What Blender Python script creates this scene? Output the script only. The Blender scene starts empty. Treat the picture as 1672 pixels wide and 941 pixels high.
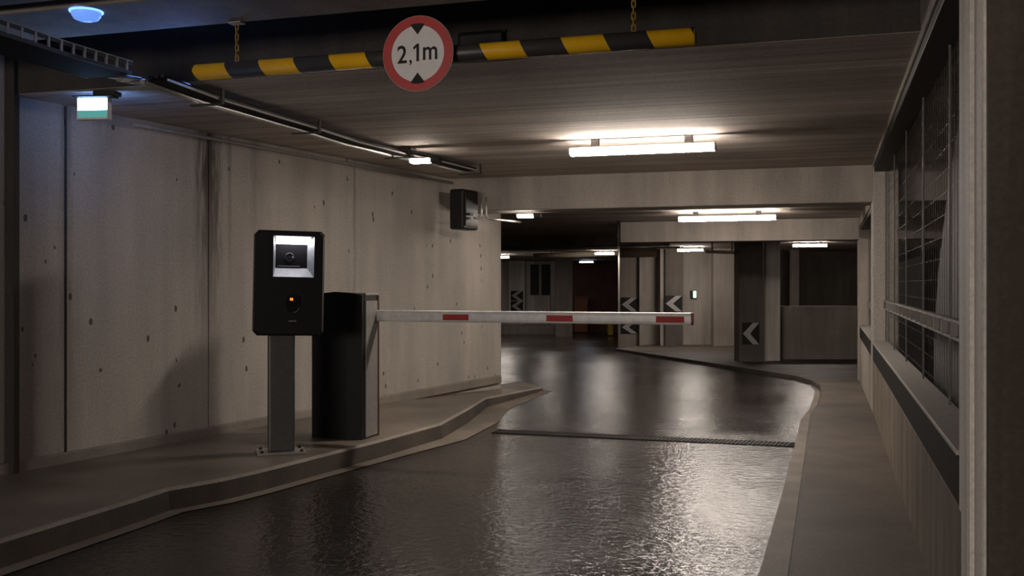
import bpy, bmesh, math, random
from mathutils import Matrix, Vector
random.seed(4)
S = bpy.context.scene
COL = S.collection
PI = math.pi

# ------------------------------------------------------------------ survey
F, CX, CY, EYE = 1650.0, 836.0, 465.0, 1.21      # focal length in px, principal point, eye height
K = 0.313
NK = math.sqrt(1 + K * K)
ANG = -math.atan(K)                                # the lane runs 17 degrees off the view axis


def zf(Y):                                         # road level: flat, then a gentle fall into the garage
    return 0.0 if Y < 9 else -0.02 * (Y - 9)


def P(px, py, dz=0.0):                             # ground point (dz above the road)
    q = py - CY
    Y = F * (EYE - dz) / q
    if Y > 9:
        Y = (EYE - dz - 0.18) / (q / F - 0.02)
    return Vector(((px - CX) / F * Y, Y, zf(Y) + dz))


def AT(px, py, Y):
    return Vector(((px - CX) / F * Y, Y, EYE + (CY - py) / F * Y))


def W(u, v, z=0.0):                                # lane frame -> world
    return Vector(((u + K * v) / NK, (v - K * u) / NK, z))


def UV(p):                                         # world -> lane frame
    return ((p[0] - K * p[1]) / NK, (K * p[0] + p[1]) / NK)


def u_at(px, v):                                   # lane u where the ray of column px meets plane v
    t = (px - CX) / F
    return (t * v - K * v) / (1 + K * t)


# ------------------------------------------------------------------ mesh builder
class MB:
    def __init__(s):
        s.bm = bmesh.new()

    def poly(s, pts, smooth=False):
        f = s.bm.faces.new([s.bm.verts.new(p) for p in pts])
        f.smooth = smooth
        return f

    def box(s, x0, x1, y0, y1, z0, z1, bev=0.0, seg=2, M=None):
        m = Matrix.Translation(((x0 + x1) / 2, (y0 + y1) / 2, (z0 + z1) / 2)) @ Matrix.Diagonal((abs(x1 - x0), abs(y1 - y0), abs(z1 - z0), 1))
        if M is not None:
            m = M @ m
        r = bmesh.ops.create_cube(s.bm, size=1.0, matrix=m)
        if bev > 0:
            es = list({e for v in r['verts'] for e in v.link_edges})
            bmesh.ops.bevel(s.bm, geom=es, offset=bev, segments=seg, affect='EDGES', profile=0.5)
        return s

    def tube(s, path, r, n=10, closed=False, cap=True):
        path = [Vector(p) for p in path]
        rings = []
        L = len(path)
        up0 = None
        for i, p in enumerate(path):
            a = path[i - 1] if (i > 0 or closed) else p
            b = path[(i + 1) % L] if (i < L - 1 or closed) else p
            t = (b - a).normalized()
            if up0 is None:
                up0 = Vector((0, 0, 1)) if abs(t.z) < 0.9 else Vector((1, 0, 0))
            e1 = t.cross(up0).normalized()
            e2 = e1.cross(t).normalized()
            up0 = e2
            rings.append([s.bm.verts.new(p + r * (math.cos(2 * PI * k / n) * e1 + math.sin(2 * PI * k / n) * e2)) for k in range(n)])
        pairs = range(L) if closed else range(L - 1)
        for i in pairs:
            A, B = rings[i], rings[(i + 1) % L]
            for k in range(n):
                f = s.bm.faces.new((A[k], A[(k + 1) % n], B[(k + 1) % n], B[k]))
                f.smooth = True
        if cap and not closed:
            s.bm.faces.new(rings[0][::-1])
            s.bm.faces.new(rings[-1])
        return s

    def lathe(s, prof, n=24, M=Matrix()):          # profile (r, z) about local z
        rings = []
        for r, z in prof:
            if r < 1e-6:
                rings.append([s.bm.verts.new(M @ Vector((0, 0, z)))])
            else:
                rings.append([s.bm.verts.new(M @ Vector((r * math.cos(2 * PI * k / n), r * math.sin(2 * PI * k / n), z))) for k in range(n)])
        for A, B in zip(rings, rings[1:]):
            for k in range(n):
                k2 = (k + 1) % n
                if len(A) == 1:
                    f = s.bm.faces.new((A[0], B[k2], B[k]))
                elif len(B) == 1:
                    f = s.bm.faces.new((A[k], A[k2], B[0]))
                else:
                    f = s.bm.faces.new((A[k], A[k2], B[k2], B[k]))
                f.smooth = True
        return s

    def prism(s, poly, y0, y1, axis='y', smooth=False):
        def mk(a, b, c):
            return {'y': (a, c, b), 'x': (c, a, b), 'z': (a, b, c)}[axis]
        A = [s.bm.verts.new(mk(a, b, y0)) for a, b in poly]
        B = [s.bm.verts.new(mk(a, b, y1)) for a, b in poly]
        n = len(poly)
        s.bm.faces.new(A)
        s.bm.faces.new(B[::-1])
        for i in range(n):
            f = s.bm.faces.new((A[i], B[i], B[(i + 1) % n], A[(i + 1) % n]))
            f.smooth = smooth
        return s

    def strip(s, A, B):
        a = [s.bm.verts.new(p) for p in A]
        b = [s.bm.verts.new(p) for p in B]
        for i in range(len(a) - 1):
            s.bm.faces.new((a[i], a[i + 1], b[i + 1], b[i]))
        return s

    def build(s, name, mat, parent=None, loc=(0, 0, 0), rz=0.0, recalc=True):
        if recalc:
            bmesh.ops.recalc_face_normals(s.bm, faces=s.bm.faces)
        me = bpy.data.meshes.new(name)
        s.bm.to_mesh(me)
        s.bm.free()
        me.materials.append(mat)
        o = bpy.data.objects.new(name, me)
        COL.objects.link(o)
        o.location = loc
        o.rotation_euler = (0, 0, rz)
        if parent is not None:
            o.parent = parent
        return o


def thing(name, label, cat, loc=(0, 0, 0), rz=0.0, group=None):
    o = bpy.data.objects.new(name, None)
    o.empty_display_size = 0.1
    COL.objects.link(o)
    o.location = loc
    o.rotation_euler = (0, 0, rz)
    return tag(o, label, cat, group)


def tag(o, label, cat, group=None):
    o['label'] = label
    o['category'] = cat
    if group:
        o['group'] = group
    return o


def struct(o, label=None):
    o['kind'] = 'structure'
    if label:
        o['label'] = label
    return o


# ------------------------------------------------------------------ materials
class NT:
    def __init__(s, name):
        s.m = bpy.data.materials.new(name)
        s.m.use_nodes = True
        s.t = s.m.node_tree
        s.b = s.t.nodes['Principled BSDF']

    def n(s, typ, **kw):
        nd = s.t.nodes.new(typ)
        for k, v in kw.items():
            if k in nd.inputs:
                nd.inputs[k].default_value = v
            else:
                setattr(nd, k, v)
        return nd

    def l(s, a, b):
        s.t.links.new(a, b)

    def coord(s, scale=(1, 1, 1), loc=(0, 0, 0), rot=(0, 0, 0)):
        tc = s.n('ShaderNodeTexCoord')
        mp = s.n('ShaderNodeMapping')
        mp.inputs['Scale'].default_value = scale
        mp.inputs['Location'].default_value = loc
        mp.inputs['Rotation'].default_value = rot
        s.l(tc.outputs['Object'], mp.inputs['Vector'])
        return mp.outputs['Vector']

    def noise(s, scale, stretch=(1, 1, 1), detail=4, rough=0.6, loc=(0, 0, 0)):
        nd = s.n('ShaderNodeTexNoise')
        nd.inputs['Scale'].default_value = scale
        nd.inputs['Detail'].default_value = detail
        nd.inputs['Roughness'].default_value = rough
        s.l(s.coord(stretch, loc), nd.inputs['Vector'])
        return nd.outputs['Fac']

    def ramp(s, fac, a, b, ca=(0, 0, 0, 1), cb=(1, 1, 1, 1)):
        r = s.n('ShaderNodeValToRGB')
        r.color_ramp.elements[0].position = a
        r.color_ramp.elements[1].position = b
        r.color_ramp.elements[0].color = ca
        r.color_ramp.elements[1].color = cb
        s.l(fac, r.inputs['Fac'])
        return r.outputs['Color']

    def math(s, op, a, b=None, clamp=False):
        nd = s.n('ShaderNodeMath', operation=op)
        nd.use_clamp = clamp
        for i, x in enumerate((a, b)):
            if x is None:
                continue
            if isinstance(x, (int, float)):
                nd.inputs[i].default_value = x
            else:
                s.l(x, nd.inputs[i])
        return nd.outputs[0]

    def mix(s, fac, a, b, mode='MIX'):
        nd = s.n('ShaderNodeMix', data_type='RGBA', blend_type=mode)
        for i, x in ((0, fac), (6, a), (7, b)):
            if isinstance(x, (int, float, tuple)):
                nd.inputs[i].default_value = x
            else:
                s.l(x, nd.inputs[i])
        return nd.outputs[2]

    def xyz(s):
        tc = s.n('ShaderNodeTexCoord')
        sp = s.n('ShaderNodeSeparateXYZ')
        s.l(tc.outputs['Object'], sp.inputs[0])
        return sp.outputs

    def bump(s, h, strength, dist=0.01, prev=None):
        nd = s.n('ShaderNodeBump')
        nd.inputs['Strength'].default_value = strength
        nd.inputs['Distance'].default_value = dist
        s.l(h, nd.inputs['Height'])
        if prev is not None:
            s.l(prev, nd.inputs['Normal'])
        return nd.outputs['Normal']


def c4(c):
    return (c[0], c[1], c[2], 1.0)


def concrete(name, col, var=0.25, rough=0.8, streak=(5, 5, 0.6), streak_amt=0.35, pores=0.0, boards=None, stains=(), bump=0.25, spec=0.3):
    t = NT(name)
    lo = tuple(x * (1 - var) for x in col)
    hi = tuple(min(1, x * (1 + var * 0.6)) for x in col)
    base = t.ramp(t.noise(0.9, detail=6), 0.3, 0.7, c4(lo), c4(hi))
    st = t.ramp(t.noise(1.0, streak, detail=5), 0.35, 0.7, (1 - streak_amt,) * 3 + (1,), (1.08, 1.06, 1.04, 1))
    base = t.mix(1.0, base, st, 'MULTIPLY')
    fine = t.noise(60, detail=3)
    base = t.mix(0.35, base, t.ramp(fine, 0.3, 0.75, (0.45, 0.43, 0.42, 1), (1.3, 1.3, 1.3, 1)), 'MULTIPLY')
    nrm = t.bump(fine, bump, 0.004)
    if pores:
        vo = t.n('ShaderNodeTexVoronoi', feature='F1')
        vo.inputs['Scale'].default_value = 9.0
        t.l(t.coord((1, 1, 0.55)), vo.inputs['Vector'])
        pm = t.math('LESS_THAN', t.math('ADD', vo.outputs['Distance'], t.math('MULTIPLY', t.noise(40, detail=2), .06)), 0.15)
        sel = t.math('GREATER_THAN', t.noise(2.2, detail=2, loc=(7, 3, 2)), 0.48)
        pm = t.math('MULTIPLY', t.math('MULTIPLY', pm, sel), pores)
        base = t.mix(pm, base, (0.055, 0.045, 0.04, 1))
        # a few larger holes and run marks
        vo2 = t.n('ShaderNodeTexVoronoi', feature='F1')
        vo2.inputs['Scale'].default_value = 1.7
        t.l(t.coord((1.0, 1, 0.45)), vo2.inputs['Vector'])
        p2 = t.math('ADD', vo2.outputs['Distance'], t.math('MULTIPLY', t.noise(14, detail=3), 0.05))
        p2 = t.math('LESS_THAN', p2, 0.082)
        base = t.mix(t.math('MULTIPLY', p2, 0.75), base, (0.05, 0.042, 0.036, 1))
    if boards:
        ax, per = boards                          # board joints: axis index and board width
        o = t.xyz()
        w = t.math('FRACT', t.math('DIVIDE', t.math('ADD', o[ax], t.math('MULTIPLY', t.noise(0.7), 0.05)), per))
        ln = t.math('LESS_THAN', w, 0.06)
        ln = t.math('MULTIPLY', ln, t.ramp(t.noise(1.6, loc=(2, 9, 1)), 0.42, 0.6))
        base = t.mix(t.math('MULTIPLY', ln, 0.55), base, tuple(x * 0.25 for x in col) + (1,))
        cell = t.n('ShaderNodeTexWhiteNoise', noise_dimensions='1D')
        t.l(t.math('FLOOR', t.math('DIVIDE', o[ax], per)), cell.inputs['W'])
        base = t.mix(1.0, base, t.ramp(cell.outputs['Value'], 0, 1, (0.78, 0.78, 0.78, 1), (1.1, 1.09, 1.08, 1)), 'MULTIPLY')
        nrm = t.bump(t.math('SUBTRACT', 1.0, ln), 0.4, 0.006, nrm)
    for (sx, wdt, z0, z1, amt) in stains:          # drip stains with a shape of their own
        o = t.xyz()
        d = t.math('ABSOLUTE', t.math('SUBTRACT', o[0], sx))
        d = t.math('SUBTRACT', d, t.math('MULTIPLY', t.math('SUBTRACT', t.noise(3.0, (9, 1, 0.8), detail=5), 0.45), wdt * 3.2))
        edge = t.ramp(t.math('DIVIDE', d, wdt), 0.1, 1.0, (1, 1, 1, 1), (0, 0, 0, 1))
        hz = t.n('ShaderNodeMapRange')
        hz.inputs[1].default_value = z0
        hz.inputs[2].default_value = z1
        t.l(o[2], hz.inputs[0])
        f = t.math('MULTIPLY', t.math('MULTIPLY', edge, hz.outputs[0]), amt)
        base = t.mix(f, base, (0.07, 0.058, 0.045, 1))
    t.l(base, t.b.inputs['Base Color'])
    t.b.inputs['Roughness'].default_value = rough
    t.b.inputs['Specular IOR Level'].default_value = spec
    t.l(nrm, t.b.inputs['Normal'])
    return t.m


def plain(name, col, rough=0.5, metal=0.0, var=0.12, scale=20, spec=0.5, coat=0.0):
    t = NT(name)
    base = t.ramp(t.noise(scale, detail=3), 0.3, 0.7, c4(tuple(x * (1 - var) for x in col)), c4(tuple(min(1, x * (1 + var)) for x in col)))
    t.l(base, t.b.inputs['Base Color'])
    t.b.inputs['Roughness'].default_value = rough
    t.b.inputs['Metallic'].default_value = metal
    t.b.inputs['Specular IOR Level'].default_value = spec
    t.b.inputs['Coat Weight'].default_value = coat
    return t.m


def glow(name, col, strength):
    t = NT(name)
    t.b.inputs['Base Color'].default_value = c4(tuple(min(1, c * 0.8) for c in col))
    t.b.inputs['Emission Color'].default_value = c4(col)
    t.b.inputs['Emission Strength'].default_value = strength
    t.m.cycles.emission_sampling = 'FRONT_BACK'
    return t.m


def wet_asphalt():
    t = NT('wet_asphalt')
    big = t.noise(0.55, detail=5)
    grain = t.noise(70, detail=4, rough=0.7)
    cell = t.noise(21, detail=3, rough=0.55)
    mid = t.noise(4.0, (1, 1, 1), detail=3)
    col = t.ramp(big, 0.3, 0.7, (0.019, 0.0155, 0.0135, 1), (0.040, 0.032, 0.027, 1))
    col = t.mix(0.5, col, t.ramp(grain, 0.3, 0.7, (0.5, 0.5, 0.5, 1), (1.5, 1.5, 1.5, 1)), 'MULTIPLY')
    t.l(col, t.b.inputs['Base Color'])
    r = t.n('ShaderNodeMapRange')
    r.inputs[1].default_value = 0.3
    r.inputs[2].default_value = 0.7
    r.inputs[3].default_value = 0.12
    r.inputs[4].default_value = 0.27
    t.l(t.noise(0.7, (1, 1, 1), detail=5, loc=(3, 1, 0)), r.inputs[0])
    t.l(r.outputs[0], t.b.inputs['Roughness'])
    t.b.inputs['Specular IOR Level'].default_value = 0.33
    amt = t.ramp(t.noise(0.45, detail=3, loc=(1, 5, 0)), 0.35, 0.65, (0.55, 0.55, 0.55, 1), (1.15, 1.15, 1.15, 1))
    h = t.math('MULTIPLY', cell, amt)
    n1 = t.bump(mid, 0.10, 0.02)
    n2 = t.bump(h, 0.62, 0.016, n1)
    n3 = t.bump(grain, 0.06, 0.003, n2)
    t.l(n3, t.b.inputs['Normal'])
    return t.m


def bar_stripes():
    t = NT('yellow_black_stripes')
    o = t.xyz()
    f = t.math('FRACT', t.math('DIVIDE', t.math('ADD', o[0], t.math('MULTIPLY', o[2], 0.5)), 0.3563))
    black = t.math('GREATER_THAN', f, 0.5)
    y = t.ramp(t.noise(12), 0.3, 0.7, (0.84, 0.44, 0.010, 1), (0.93, 0.53, 0.015, 1))
    base = t.mix(black, y, (0.045, 0.042, 0.042, 1))
    t.l(base, t.b.inputs['Base Color'])
    t.b.inputs['Roughness'].default_value = 0.42
    return t.m


LAMP = (1.0, 0.89, 0.79)
ENTRY = 270
M = {}
M['wall'] = None   # made once the joints are known
M['ceil'] = concrete('board_formed_ceiling', (0.70, 0.62, 0.55), 0.2, 0.85, (0.5, 14, 1), 0.35, boards=(1, 0.21), bump=0.3)
M['conc'] = concrete('grey_concrete', (0.36, 0.32, 0.285), 0.22, 0.85, (5, 5, 0.6), 0.25, bump=0.3)
M['pier'] = concrete('whitewashed_concrete', (0.82, 0.76, 0.69), 0.12, 0.75, (9, 9, 0.3), 0.3, bump=0.2)
M['conc_pale'] = concrete('pale_concrete', (0.50, 0.455, 0.41), 0.18, 0.8, (6, 6, 0.5), 0.25, bump=0.3)
M['conc_black'] = concrete('shade_dark_concrete', (0.055, 0.048, 0.043), 0.25, 0.8, (6, 6, 0.5), 0.3, bump=0.2)  # dark colour stands in for faces turned away from the lamps
M['conc_brown'] = concrete('shade_brown_concrete', (0.11, 0.085, 0.066), 0.25, 0.8, (9, 9, 0.3), 0.3, bump=0.2)  # shade on the pier's front put into the colour
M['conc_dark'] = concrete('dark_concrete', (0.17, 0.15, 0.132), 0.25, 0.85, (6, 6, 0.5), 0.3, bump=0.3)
M['pave'] = concrete('pavement_concrete', (0.25, 0.212, 0.175), 0.35, 0.44, (1.4, 1.4, 1), 0.45, bump=0.4, spec=0.45)
M['pave_dark'] = concrete('brown_pavement', (0.135, 0.107, 0.082), 0.4, 0.6, (1.0, 1.0, 1), 0.5, bump=0.4, spec=0.3)
M['brownwall'] = concrete('brown_stained_concrete', (0.25, 0.205, 0.162), 0.3, 0.85, (5, 5, 0.6), 0.4, bump=0.3)
M['foot'] = concrete('footing_concrete', (0.33, 0.29, 0.25), 0.25, 0.7, (1.4, 1.4, 1), 0.3, bump=0.35)
M['kerb'] = concrete('kerb_concrete', (0.095, 0.080, 0.066), 0.4, 0.6, (3, 3, 1), 0.3, bump=0.4)
M['gutter'] = concrete('gutter_concrete', (0.24, 0.20, 0.165), 0.3, 0.6, (2, 2, 1), 0.3, bump=0.4)
M['road'] = wet_asphalt()
M['black'] = plain('black_plastic', (0.009, 0.0085, 0.0085), 0.5, spec=0.3)
M['blackgloss'] = plain('black_glass', (0.008, 0.008, 0.010), 0.08)
M['anthracite'] = plain('anthracite_paint', (0.02, 0.019, 0.018), 0.5, spec=0.3)
M['grey'] = plain('grey_paint', (0.26, 0.24, 0.225), 0.45)
M['postgrey'] = plain('post_grey_steel', (0.10, 0.093, 0.087), 0.45, 0.3)
M['zinc'] = plain('zinc_steel', (0.50, 0.48, 0.45), 0.42, 0.8)
M['zincdull'] = plain('dull_zinc_steel', (0.36, 0.335, 0.305), 0.6, 0.25)
M['rail'] = plain('rail_steel', (0.22, 0.205, 0.185), 0.6, 0.2)
M['dark_steel'] = plain('dark_steel', (0.03, 0.027, 0.025), 0.55, 0.2, spec=0.3)
M['silver'] = plain('silver_bezel', (0.22, 0.23, 0.27), 0.4, 0.2)
M['white'] = plain('white_paint', (0.78, 0.75, 0.71), 0.35)
M['signwhite'] = plain('sign_white', (0.80, 0.76, 0.74), 0.45, var=0.05)
M['red'] = plain('sign_red', (0.50, 0.035, 0.03), 0.4, var=0.1)
M['redrefl'] = plain('red_reflector', (0.42, 0.02, 0.014), 0.6, var=0.15)
M['signblack'] = plain('sign_black', (0.022, 0.020, 0.019), 0.6, spec=0.2)
M['yellow'] = plain('yellow_chain', (0.30, 0.18, 0.025), 0.5)
M['grate'] = plain('grate_iron', (0.014, 0.012, 0.011), 0.8, 0.0, spec=0.12)
M['stripes'] = bar_stripes()
M['lamp'] = glow('tube_light', LAMP, 118)
M['lamp_small'] = glow('bulkhead_light', LAMP, 70)
M['lamp_far'] = glow('far_tube_light', LAMP, 105)
M['lamp_cool'] = glow('cool_light', (0.75, 0.85, 1.0), 14)
M['led'] = glow('led_strip', (1.0, 0.95, 0.92), 28)
M['orange_led'] = glow('orange_led', (1.0, 0.20, 0.01), 2.2)
M['exit_white'] = glow('exit_white', (0.30, 0.55, 1.0), 50)
M['exit_green'] = glow('exit_green', (0.07, 0.30, 0.28), 0.9)
M['exit_lit'] = glow('exit_side', (0.20, 0.40, 1.0), 34)
M['brick'] = plain('rust_red_door', (0.15, 0.062, 0.042), 0.7, var=0.35, scale=1.2)
M['orange'] = plain('orange_paint', (0.27, 0.10, 0.045), 0.7)
M['tan'] = plain('tan_lagging', (0.42, 0.36, 0.27), 0.7)
M['chev'] = plain('chevron_white', (0.42, 0.40, 0.39), 0.5)
M['wire'] = plain('mesh_wire', (0.035, 0.032, 0.03), 0.6, 0.1)
M['sheet'] = concrete('grey_sheet', (0.12, 0.118, 0.122), 0.2, 0.7, (8, 8, 0.3), 0.35, bump=0.1)
M['dome'] = glow('blue_light_on_dome', (0.13, 0.28, 0.80), 1.1)  # glow stands in for blue light falling on the dome
M['dome_glow'] = glow('added_blue_glow', (0.13, 0.28, 0.85), 3)  # added glow to tint the slab around the dome

# ------------------------------------------------------------------ floor, pavements, kerbs
b = MB()
b.strip([(-26, -4, 0), (-26, 9, 0), (-26, 62, zf(62))], [(24, -4, 0), (24, 9, 0), (24, 62, zf(62))])
struct(b.build('floor', M['road']), 'wet dark asphalt driveway running down into the garage')

# left pavement: kerb edge (top) from the photo
KT = [(-700, 1100), (-330, 980), (0, 883), (138, 841), (217, 817), (275, 798), (362, 783), (420, 770), (501, 750), (618, 720), (720, 692), (764, 668), (793, 650), (886, 632)]
KH = [.12] * 12 + [.10, .05]
kt = [P(x, y, h) for (x, y), h in zip(KT, KH)]
WA, WB = Vector((-2.135, 7.43)), Vector((0.49, 1.0)).normalized()    # foot of the left wall


def wall_pt(px):
    t = (px - CX) / F
    # WA + s*WB on ray X = t*Y
    s_ = (t * WA.y - WA.x) / (WB.x - t * WB.y)
    return WA + s_ * WB


def offset(line, d):
    out = []
    for i, p in enumerate(line):
        a = line[max(0, i - 1)]
        c = line[min(len(line) - 1, i + 1)]
        t = Vector((c.x - a.x, c.y - a.y)).normalized()
        out.append(Vector((p.x - t.y * d, p.y + t.x * d, p.z)))
    return out


ki = offset(kt, 0.11)
back = []
for i, p in enumerate(kt):
    s_ = (Vector((p.x, p.y)) - WA).dot(WB)
    q = WA + s_ * WB + Vector((-WB.y, WB.x)) * 0.02
    back.append(Vector((q.x, q.y, p.z)))
back[-1] = P(850, 622, .05)
b = MB()
b.strip(offset(kt, .012), back)
struct(b.build('sidewalk_left', M['pave']), 'concrete pavement along the left wall')
# kerb: chamfered profile swept along the edge
b = MB()
drop = lambda L, z: [Vector((p.x, p.y, zf(p.y) + z)) for p in L]
prof = [[p - Vector((0, 0, .014)) for p in kt], drop(offset(kt, -0.012), -0.01)]
for A, B in zip(prof, prof[1:]):
    b.strip(A, B)
bmesh.ops.remove_doubles(b.bm, verts=b.bm.verts, dist=1e-5)
struct(b.build('kerb_left', M['kerb']), 'worn kerb edging the left pavement')
b = MB()
b.strip(offset(kt, 0.022), [p + Vector((0, 0, .003)) for p in offset(kt, 0.016)])  # pale strip paints the highlight on the kerb's top edge
b.strip([p + Vector((0, 0, .003)) for p in offset(kt, 0.016)], [p - Vector((0, 0, .014)) for p in kt])
bmesh.ops.remove_doubles(b.bm, verts=b.bm.verts, dist=1e-5)
struct(b.build('kerb_highlight_left', M['foot']), 'pale strip for the highlight along the left kerb')
b = MB()
g0 = [Vector((p.x, p.y, zf(p.y) + .004)) for p in offset(kt, 0.0)]
gw = [.10] * 9 + [.12, .20, .26, .25, .12]
g1 = [Vector((p.x, p.y, zf(p.y) + .004)) for p in [offset(kt, -w)[i] for i, w in enumerate(gw)]]
b.strip(g0, g1)
struct(b.build('gutter_left', M['gutter']), 'gutter strip below the left kerb')

# right pavement
kr = [W(-.155, v) for v in (-2, 2, 4, 6, 8.0, 9.382)]
kr = [Vector((p.x, p.y, zf(p.y) + .06)) for p in kr]
for px, py in [(1334, 660), (1340, 640), (1339, 630), (1325, 621), (1300, 614), (1216, 601), (1130, 588), (1062, 578), (1005, 569)]:
    kr.append(P(px, py, .06))
bk = [W(.5, v) for v in (-2, 2, 4, 6, 8.0, 9.25, 10.0, 10.8, 11.6, 12.4, 13.6, 17)] + [Vector((9, 24, 0)), Vector((8, 28, 0)), Vector((6.5, 31, 0))]
bk = [Vector((p.x, p.y, zf(p.y) + .06)) for p in bk]
b = MB()
b.strip(offset(kr, -0.02), bk)
struct(b.build('sidewalk_right', M['pave_dark']), 'narrow concrete pavement below the mesh screen')
b = MB()
prof = [offset(kr, -0.02), offset(kr, -0.006), [p - Vector((0, 0, .008)) for p in kr], drop(offset(kr, 0.006), -0.01)]
for A, B in zip(prof, prof[1:]):
    b.strip(A, B)
bmesh.ops.remove_doubles(b.bm, verts=b.bm.verts, dist=1e-5)
struct(b.build('kerb_right', M['kerb']), 'low kerb edging the right pavement')
b = MB()
g0 = [Vector((p.x, p.y, zf(p.y) + .004)) for p in kr[:10]]
gw = [.15, .14, .125, .10, .085, .08, .075, .07, .06, .03]
g1 = [Vector((p.x, p.y, zf(p.y) + .004)) for p in [offset(kr, w)[i] for i, w in enumerate(gw)]]
b.strip(g0, g1)
struct(b.build('gutter_right', M['gutter']), 'gutter strip beside the right kerb')

# ------------------------------------------------------------------ left wall
s_of = lambda px: (wall_pt(px) - WA).dot(WB)
sj = [s_of(-160), s_of(108), s_of(340.5), s_of(579), s_of(818)]
WROT = math.atan2(WB.y, WB.x)
M['wall'] = concrete('left_wall_concrete', (0.53, 0.485, 0.435), 0.16, 0.8, (3, 3, 0.3), 0.2, pores=0.85,
                     stains=[(sj[2] + .01, .12, 0.5, 2.0, .95), (sj[2] - .12, .03, 1.0, 2.3, .4), (sj[2] + .22, .03, .9, 2.2, .4), (sj[1], .05, -.3, 2.6, .5), (sj[1] + .4, .16, 1.9, 2.5, .35), (sj[3], .035, 0.2, 2.4, .3),
                             (sj[2] + .5, .05, 1.0, 2.4, .3)], bump=0.25)
b = MB()
gaps = [0, .03, .012, .004, 0]
for i in range(4):
    b.box(sj[i] + gaps[i] / 2, sj[i + 1] - gaps[i + 1] / 2, 0, .22, -.2, 2.36, 0)
b.box(sj[0], sj[4] - .02, .05, .2, -.2, 2.36)
b.box(sj[0], sj[1], 0, .22, 2.36, 2.75)
struct(b.build('wall_left', M['wall'], loc=(WA.x, WA.y, 0), rz=WROT), 'stained concrete panel wall along the left')
b = MB()
b.prism([(-.035, .1), (-.03, .175), (-.02, .183), (.01, .183), (.01, .1)], sj[0], sj[4] - .05, axis='x')
struct(b.build('baseboard_left', M['foot'], loc=(WA.x, WA.y, 0), rz=WROT), 'concrete footing strip along the left wall')
# dark pier at the left border
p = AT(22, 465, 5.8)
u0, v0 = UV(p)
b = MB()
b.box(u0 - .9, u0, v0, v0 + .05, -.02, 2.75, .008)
struct(b.build('column_left', M['conc_black'], rz=ANG), 'pier at the left border, coloured dark as unlit')

# ------------------------------------------------------------------ ceiling and beams (lane frame)
ZC = 2.31
b = MB()
b.box(-9, 2.6, 4.72, 9.85, ZC, 2.95, .004)
struct(b.build('ceiling', M['ceil'], rz=ANG), 'board-marked concrete ceiling')
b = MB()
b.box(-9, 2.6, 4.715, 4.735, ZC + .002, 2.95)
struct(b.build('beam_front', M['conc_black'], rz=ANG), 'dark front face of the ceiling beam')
b = MB()
b.box(-9, 2.6, 3.63, 4.08, 2.42, 2.9, .012)
struct(b.build('ceiling_band', M['conc'], rz=ANG), 'concrete downstand carrying the height bar')
b = MB()
b.box(-9, 2.6, -8, 3.53, 2.42, 2.9, .01)
struct(b.build('ceiling_near', M['conc'], rz=ANG), 'concrete slab over the entry')
b = MB()
b.box(-9, 2.6, -4, 4.72, 2.9, 3.0)
struct(b.build('ceiling_top', M['conc_dark'], rz=ANG), 'dark slab above the gap')
b = MB()
b.box(-9, 2.6, 9.85, 10.3, 1.97, 2.95, .012)
struct(b.build('beam_middle', M['conc'], rz=ANG), 'concrete beam across the lane behind the long lamp')
b = MB()
b.box(-14, 2.6, 10.3, 60, 2.06, 2.5)
struct(b.build('ceiling_garage', M['ceil'], rz=ANG), 'ceiling of the garage hall')
b = MB()
b.box(-2.71, 2.6, 13.6, 14.0, 1.785, 2.1, .01)
struct(b.build('beam_rear', M['conc'], rz=ANG), 'rear beam behind the second lamp')
b = MB()
b.box(-14, -2.6, 17, 17.4, 1.88, 2.1, .01)
struct(b.build('beam_far', M['conc_dark'], rz=ANG), 'dark beam at the far left')

# ------------------------------------------------------------------ right side: low wall, post, near column, lintel
UF = .3817
b = MB()
b.box(UF, UF + .2, 3.3, 9.66, -.05, .53, .006)
struct(b.build('wall_right', M['brownwall'], rz=ANG), 'low concrete wall under the mesh screen')
b = MB()
b.box(UF, UF + .22, 9.64, 10.05, -.2, 2.4, .015)
struct(b.build('column_right', M['conc_pale'], rz=ANG), 'pale pillar between the two mesh screens')
b = MB()
b.box(UF, UF + .9, 2.875, 3.37, -.05, 2.95, .015)
b.box(UF - .012, UF + .005, 3.02, 3.08, -.05, 2.95)
struct(b.build('column_near', M['pier'], rz=ANG), 'concrete pier at the right border')
b = MB()
b.box(UF + .01, UF + .9, 2.84, 2.876, -.05, 2.95, .004)
b.box(UF + .12, UF + .9, 2.825, 2.845, -.05, 2.95, .004)
struct(b.build('wall_facing', M['conc_brown'], rz=ANG), 'front of the right pier with shade in its dark colour')
b = MB()
b.box(UF, UF + .2, 3.3, 9.66, 2.275, 2.95, .006)
struct(b.build('lintel_right', M['conc'], rz=ANG), 'concrete edge above the mesh screen')
# second bay
b = MB()
b.box(UF, UF + .2, 10.05, 13.7, -.3, .55, .006)
b.box(UF, UF + .2, 10.05, 13.7, 1.96, 2.3, .006)
struct(b.build('wall_right_rear', M['conc'], rz=ANG), 'low wall under the second mesh screen')
b = MB()
b.box(UF - .02, UF + .3, 13.6, 14.0, -.3, 2.1, .01)
struct(b.build('column_right_rear', M['conc'], rz=ANG), 'end pillar of the second mesh screen')
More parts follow.
